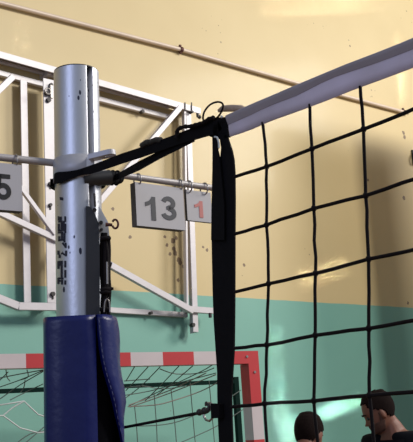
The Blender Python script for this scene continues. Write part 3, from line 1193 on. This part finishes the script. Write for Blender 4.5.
# ------------------------------------------------------------------ people
SL = [  # z, front, back, half width
    (.118, .006, -.030, .016), (.112, .042, -.062, .042), (.100, .062, -.080, .056), (.085, .075, -.091, .065), (.06, .087, -.100, .073), (.035, .093, -.103, .076), (.015, .096, -.102, .076), (.0, .093, -.099, .075),
    (-.012, .089, -.095, .074), (-.028, .090, -.088, .072), (-.042, .092, -.078, .069), (-.055, .092, -.070, .066), (-.068, .092, -.062, .062), (-.080, .090, -.055, .058), (-.092, .088, -.048, .052),
    (-.104, .088, -.040, .044), (-.113, .078, -.028, .034), (-.120, .055, -.01, .018)]


def head_point(z, f, b, w, a, grow=0.0):
    """a = azimuth from the front"""
    c = (f + b) / 2
    hy = (f - b) / 2 + grow
    hx = w + grow
    e = 2.25
    ca, sa = math.cos(a), math.sin(a)
    r = (abs(ca) ** e + abs(sa) ** e) ** (-1 / e)
    x, y = hx * sa * r, c + hy * ca * r
    if grow == 0 and ca > 0:
        g = lambda s, m_=0: math.exp(-((x - m_) / s) ** 2)
        nose = max(0, 1 - abs(z + .043) / .013) * .010 + (max(0, min(1, (.012 - z) / .055)) * .019 if -.05 < z < .012 else 0)
        y += g(.0115) * nose
        y -= (g(.013, .032) + g(.013, -.032)) * .0075 * max(0, 1 - abs(z + .010) / .018)
        y += (g(.022, .030) + g(.022, -.030)) * .0035 * max(0, 1 - abs(z - .014) / .014)
        y += g(.020) * (.0055 * max(0, 1 - abs(z + .069) / .007) + .0045 * max(0, 1 - abs(z + .081) / .007))
    return V((x, y, z))


def fine_slices(m=2):
    out = []
    for a, b in zip(SL, SL[1:]):
        for j in range(m):
            t = j / m
            out.append(tuple(p + (q - p) * t for p, q in zip(a, b)))
    out.append(SL[-1])
    return out


def build_head(bm, MX):
    n = 48
    rows = [[bm.verts.new(MX @ head_point(*s, 2 * math.pi * k / n)) for k in range(n)] for s in fine_slices()]
    for a, b in zip(rows, rows[1:]):
        for k in range(n):
            bm.faces.new((a[k], a[(k + 1) % n], b[(k + 1) % n], b[k]))
    bm.faces.new(rows[0]); bm.faces.new(rows[-1])
    for s in (-1, 1):
        res = bmesh.ops.create_uvsphere(bm, u_segments=12, v_segments=8, radius=1, matrix=MX @ Matrix.Translation((s * .077, -.008, -.016)) @ Matrix.Rotation(s * -.35, 4, 'Z') @ Matrix.Rotation(-.15, 4, 'X') @ Matrix.Diagonal((.008, .018, .032, 1)))


def build_shell(bm, MX, keep, grow):
    """thick patch on the head where keep(azimuth, z) is true"""
    n = 112
    sl = [(.122, .012, -.036, .022)] + fine_slices(5) if grow > .004 else fine_slices(5)
    gz = lambda s: (s[0] + (grow if s[0] > .1 else 0), s[1], s[2], s[3])
    out, inn = [], []
    for s in sl:
        out.append([bm.verts.new(MX @ head_point(*gz(s), 2 * math.pi * k / n, grow)) for k in range(n)])
        inn.append([bm.verts.new(MX @ head_point(*s, 2 * math.pi * k / n, -.001)) for k in range(n)])
    used = set()
    for i in range(len(sl) - 1):
        for k in range(n):
            a = 2 * math.pi * (k + .5) / n
            a = a if a <= math.pi else a - 2 * math.pi
            if keep(a, (sl[i][0] + sl[i + 1][0]) / 2):
                used.add((i, k))
    for (i, k) in used:
        k2 = (k + 1) % n
        bm.faces.new((out[i][k], out[i][k2], out[i + 1][k2], out[i + 1][k])).smooth = True
        bm.faces.new((inn[i][k], inn[i][k2], inn[i + 1][k2], inn[i + 1][k]))
        for (ii, kk, e) in ((i - 1, k, ((i, k), (i, k2))), (i + 1, k, ((i + 1, k), (i + 1, k2))), (i, (k - 1) % n, ((i, k), (i + 1, k))), (i, k2, ((i, k2), (i + 1, k2)))):
            if (ii, kk) not in used:
                (a0, b0), (a1, b1) = e
                bm.faces.new((out[a0][b0], out[a1][b1], inn[a1][b1], inn[a0][b0]))
    if any(i == 0 for i, k in used):
        bm.faces.new(out[0])
    bmesh.ops.delete(bm, geom=[v for v in bm.verts if not v.link_faces], context='VERTS')


def skin(joints, edges, root, sub=2):
    """grow a surface round a skeleton; returns a bmesh"""
    names = list(joints)
    me = bpy.data.meshes.new('sk')
    me.from_pydata([joints[k][0] for k in names], [(names.index(a), names.index(b)) for a, b in edges], [])
    ob = bpy.data.objects.new('sk', me)
    COL.objects.link(ob)
    md = ob.modifiers.new('s', 'SKIN')
    md.use_smooth_shade = True
    for k, v in zip(names, me.skin_vertices[0].data):
        r = joints[k][1]
        v.radius = r if isinstance(r, tuple) else (r, r)
        v.use_root = k == root
    sd = ob.modifiers.new('d', 'SUBSURF')
    sd.levels = sub; sd.render_levels = sub
    bpy.context.view_layer.update()
    me2 = bpy.data.meshes.new_from_object(ob.evaluated_get(bpy.context.evaluated_depsgraph_get()))
    bpy.data.objects.remove(ob)
    b = bmesh.new()
    b.from_mesh(me2)
    return b


def merge(bms, voxel):
    """one continuous closed surface from overlapping ones"""
    me = bpy.data.meshes.new('mg')
    tot = bmesh.new()
    for b in bms:
        t = bpy.data.meshes.new('t'); b.to_mesh(t); b.free(); tot.from_mesh(t)
    bmesh.ops.recalc_face_normals(tot, faces=tot.faces[:])
    tot.to_mesh(me); tot.free()
    ob = bpy.data.objects.new('mg', me)
    COL.objects.link(ob)
    md = ob.modifiers.new('r', 'REMESH'); md.mode = 'VOXEL'; md.voxel_size = voxel
    s = ob.modifiers.new('s', 'SMOOTH'); s.iterations = 2; s.factor = .5
    bpy.context.view_layer.update()
    me2 = bpy.data.meshes.new_from_object(ob.evaluated_get(bpy.context.evaluated_depsgraph_get()))
    bpy.data.objects.remove(ob)
    b = bmesh.new(); b.from_mesh(me2)
    return b


def person(label, head_px, head_d, facing, S, head_pitch, head_yaw, lean, hair_keep, beard, tee):
    """head_px: where the crown shows; facing: world direction; S: scale; lean: torso lean forward"""
    fwd = V((facing.x, facing.y, 0)).normalized()
    rgt = V((fwd.y, -fwd.x, 0))
    B = Matrix((rgt, fwd, V((0, 0, 1)))).transposed().to_4x4()
    cl, sl = math.cos(lean), math.sin(lean)

    def up(x, y, z):                               # upper body, leaning about the hips
        z0 = .93
        return V((x, y * cl + (z - z0) * sl, z0 + (z - z0) * cl - y * sl))
    J = {'pelvis': (V((0, 0, .95)), (.145, .105)), 'waist': (up(0, 0, 1.08), (.135, .098)), 'chest': (up(0, .005, 1.27), (.155, .11)), 'upper': (up(0, -.01, 1.40), (.105, .085)),
         'neck': (up(0, -.015, 1.475), (.057, .06)), 'skull': (up(0, .012, 1.56), (.05, .055))}
    E_ = [('pelvis', 'waist'), ('waist', 'chest'), ('chest', 'upper'), ('upper', 'neck'), ('neck', 'skull')]
    hands = []
    for s, q in ((-1, 'l'), (1, 'r')):
        J['sh' + q] = (up(s * .175, -.015, 1.405), .062); J['el' + q] = (up(s * .235, -.02, 1.13), .043); J['wr' + q] = (up(s * .225, .10, .905), .028)
        J['pa' + q] = (up(s * .222, .125, .85), (.022, .036))
        E_ += [('upper', 'sh' + q), ('sh' + q, 'el' + q), ('el' + q, 'wr' + q), ('wr' + q, 'pa' + q)]
        J['hi' + q] = (V((s * .095, 0, .88)), .088); J['kn' + q] = (V((s * .11, .03, .50)), .056); J['ca' + q] = (V((s * .113, -.005, .34)), .054); J['an' + q] = (V((s * .115, -.02, .09)), .036)
        J['he' + q] = (V((s * .115, -.03, .045)), .034); J['to' + q] = (V((s * .13, .13, .035)), .030)
        E_ += [('pelvis', 'hi' + q), ('hi' + q, 'kn' + q), ('kn' + q, 'ca' + q), ('ca' + q, 'an' + q), ('an' + q, 'he' + q), ('he' + q, 'to' + q)]
        for k, (dy, ln) in enumerate(((.030, .070), (.011, .080), (-.009, .074), (-.027, .058))):
            a = up(s * .222, .125 + dy * .6, .86); b = up(s * .220, .135 + dy, .805); c = up(s * .212, .145 + dy, .805 - ln * .5); d = up(s * .198, .148 + dy, .805 - ln)
            hands.append({'a': (a, .011), 'b': (b, .010), 'c': (c, .009), 'd': (d, .0075)})
        hands.append({'a': (up(s * .218, .135, .875), .012), 'b': (up(s * .205, .172, .845), .0115), 'c': (up(s * .195, .19, .812), .010), 'd': (up(s * .190, .195, .785), .008)})
    body = skin(J, E_, 'pelvis', 2)
    fingers = [skin(h, [('a', 'b'), ('b', 'c'), ('c', 'd')], 'a', 1) for h in hands]
    # head on the neck
    nk = up(0, .0, 1.50)
    HM = Matrix.Translation(nk) @ Matrix.Rotation(head_yaw, 4, 'Z') @ Matrix.Rotation(-head_pitch - lean * .5, 4, 'X') @ Matrix.Translation((0, .028, .105))
    hb = bmesh.new(); build_head(hb, HM)
    nb = bmesh.new(); add_tube(nb, [up(0, -.02, 1.42), up(0, -.012, 1.49), HM @ V((0, -.022, -.06)), HM @ V((0, -.01, .0))], [.068, .058, .056, .05], 16)
    allb = merge([body, hb, nb] + fingers, .0062)
    # place: the crown at the given pixel
    WM0 = B @ Matrix.Scale(S, 4)
    crown = (WM0 @ (HM @ V((0, -.01, .118))))
    tgt = atd(*head_px, head_d)
    base = V((tgt.x - crown.x, tgt.y - crown.y, 0))
    print('PERSON', label[:24], 'crown z', round(crown.z, 3), 'wanted', round(tgt.z, 3), 'base', base)
    kz = tgt.z / crown.z
    WM = Matrix.Translation(base) @ B @ Matrix.Scale(S * kz, 4)
    crown2 = WM @ (HM @ V((0, -.01, .118)))
    WM = Matrix.Translation(V((tgt.x - crown2.x, tgt.y - crown2.y, 0))) @ WM
    root = thing('person', V((WM.translation.x, WM.translation.y, 0)), label, 'person')

    def fin(name, b, m_, lab=None):
        bmesh.ops.transform(b, matrix=WM, verts=b.verts[:])
        o = link(name, b, m_, root, True)
        if lab:
            o['label'] = lab
        return o
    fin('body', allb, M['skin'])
    hs = bmesh.new(); build_shell(hs, HM, hair_keep, .007)
    fin('hair', hs, M['hair'], 'short dark hair')
    if beard:
        hs = bmesh.new(); build_shell(hs, HM, lambda a, z: z < -.052 - .03 * max(0, 1 - abs(abs(a) - 0) / .55) * 0 and abs(a) < 1.75 and not (abs(a) < .22 and -.085 < z < -.066) or (abs(a) < .4 and -.062 < z < -.05) or (1.35 < abs(a) < 1.65 and z < .0), .0035)
        fin('beard', hs, M['beard'], 'short dark beard')
    for s in (-1, 1):
        e = bmesh.new(); add_ball(e, HM @ V((s * .031, .0785, -.011)), .0115)
        fin('eye', e, M['eye'])
        e = bmesh.new(); add_tube(e, [HM @ V((s * .014, .101, .012)), HM @ V((s * .031, .099, .018)), HM @ V((s * .048, .087, .012))], [.003, .0045, .003], 6)
        fin('eyebrow', e, M['hair'])
    # clothing grown round the same skeleton
    g = .016
    T = {k: (J[k][0], tuple(q + g for q in J[k][1]) if isinstance(J[k][1], tuple) else J[k][1] + g) for k in ('pelvis', 'waist', 'chest', 'upper')}
    T['pelvis'] = (V((0, 0, .83)), (.172, .132))
    T['collar'] = (up(0, -.014, 1.462), (.072, .074))
    TE = [('pelvis', 'waist'), ('waist', 'chest'), ('chest', 'upper'), ('upper', 'collar')]
    for q in 'lr':
        T['sh' + q] = (J['sh' + q][0], .075); T['sl' + q] = (J['sh' + q][0].lerp(J['el' + q][0], .62), .064)
        TE += [('upper', 'sh' + q), ('sh' + q, 'sl' + q)]
    fin('t_shirt', skin(T, TE, 'chest', 2), tee)
    T = {'waist': (V((0, 0, 1.02)), (.142, .106)), 'pelvis': (V((0, 0, .93)), (.150, .112))}
    TE = [('waist', 'pelvis')]
    for q in 'lr':
        T['hi' + q] = (J['hi' + q][0] - V((0, 0, .05)), .104); T['th' + q] = (J['hi' + q][0].lerp(J['kn' + q][0], .5), .098); T['hem' + q] = (J['hi' + q][0].lerp(J['kn' + q][0], .95), .088)
        TE += [('pelvis', 'hi' + q), ('hi' + q, 'th' + q), ('th' + q, 'hem' + q)]
    fin('shorts', skin(T, TE, 'waist', 2), M['shorts'])
    for q in 'lr':
        h, t_ = J['he' + q][0], J['to' + q][0]
        b = skin({'a': (h + V((0, -.02, .0)), (.044, .045)), 'b': (h.lerp(t_, .5) + V((0, 0, .005)), (.046, .05)), 'c': (t_ + V((0, .02, .0)), (.042, .035)), 'd': (h + V((0, .01, .05)), .046)}, [('a', 'b'), ('b', 'c'), ('a', 'd')], 'a', 2)
        fin('shoe', b, M['shoe'])
    return root


left_img = V((-RX.x, -RX.y, 0)).normalized()
away = V((FW.x, FW.y, 0)).normalized()
person('bearded man in a black t-shirt looking down, seen in profile', (371.5, 393), 5.5, left_img * .70 - away * .7, .97, .30, -.80, .12,
       lambda a, z: z > lerp_tab(((0, .080), (.7, .078), (.95, .045), (1.15, .03), (1.4, .018), (1.75, .002), (1.9, -.03), (2.3, -.05), (3.2, -.055)), abs(a)) + .004 * math.sin(a * 23), True, M['tee'])
person('man with cropped dark hair seen from behind, beside the bearded man', (309.5, 414.5), 5.15, away * .9 - left_img * .45, .94, .25, -.1, .12,
       lambda a, z: z > lerp_tab(((0, .078), (.75, .075), (1.0, .04), (1.4, .015), (1.75, .0), (1.9, -.03), (2.3, -.055), (3.2, -.06)), abs(a)) + .004 * math.sin(a * 21), False, M['tee_grey'])

# ------------------------------------------------------------------ light
w = bpy.data.worlds.new('World')
SC.world = w
w.use_nodes = True
bg = w.node_tree.nodes['Background']
bg.inputs['Color'].default_value = (0.72, 0.82, 1.0, 1)
bg.inputs['Strength'].default_value = 0.30


def window_light(name, loc, target, sx, sy, power, col):
    l = bpy.data.lights.new(name, 'AREA')
    l.shape = 'RECTANGLE'; l.size = sx; l.size_y = sy; l.energy = power; l.color = col
    o = bpy.data.objects.new(name, l)
    COL.objects.link(o)
    o.location = loc
    o.rotation_euler = (V(target) - V(loc)).to_track_quat('-Z', 'Y').to_euler()
    return o


window_light('window_light', (7.0, -3.8, 8.2), (5.4, 6.2, 3.2), 2.1, 2.1, 590, (1.0, .965, .90))
window_light('window_light', (13.2, -1.6, 7.8), (5.5, 6.0, 3.6), 3.6, 2.6, 660, (1.0, .96, .88))
window_light('window_light', (-4.5, -.5, 4.2), (1.3, 2.0, 2.2), 2.6, 3.0, 68, (.58, .66, 1.0))



def patch_lamp(a, b, width, power, frm, spread, col=(1.0, .97, .90)):
    """added lamp that throws one pale patch on the wall: a thin area light whose long side runs along the lit streak"""
    p0, p1 = ony(*a, YW), ony(*b, YW)
    mid = (p0 + p1) / 2
    d = (mid - V(frm)).normalized()
    Lx = (p1 - p0); ln = (Lx - d * Lx.dot(d)).length
    Lx = (Lx - d * Lx.dot(d)).normalized()
    l = bpy.data.lights.new('patch_lamp', 'AREA')  # added lamp, one for each pale patch on the wall
    l.shape = 'RECTANGLE'; l.size = ln; l.size_y = width; l.energy = power; l.color = col; l.spread = math.radians(spread)
    o = bpy.data.objects.new('patch_lamp', l)
    COL.objects.link(o)
    mm = Matrix((Lx, (-d).cross(Lx), -d)).transposed().to_4x4()
    mm.translation = V(frm)
    o.matrix_world = mm


patch_lamp((282, 430), (360, 400), .05, .85, (7.2, -1.5, 5.2), 1)
patch_lamp((300, 280), (346, 266), .14, .28, (7.6, -1.5, 6.5), 1)
patch_lamp((274, 330), (284, 450), .14, .40, (6.5, -2.5, 5.5), 1)
patch_lamp((262, 11), (380, 3), .12, .38, (9.0, -2.5, 8.0), 1)  # this and the next two stand in for window reflections on the gloss
patch_lamp((398, 35), (404, 112), .06, .28, (9.5, -2.5, 8.0), 1)
patch_lamp((-60, 43), (30, 35), .16, .30, (4.5, -3.0, 8.0), 1)

SC.view_settings.view_transform = 'Standard'
SC.view_settings.look = 'None'
SC.view_settings.gamma = 1
SC.view_settings.use_curve_mapping = False
SC.view_settings.exposure = 0.14
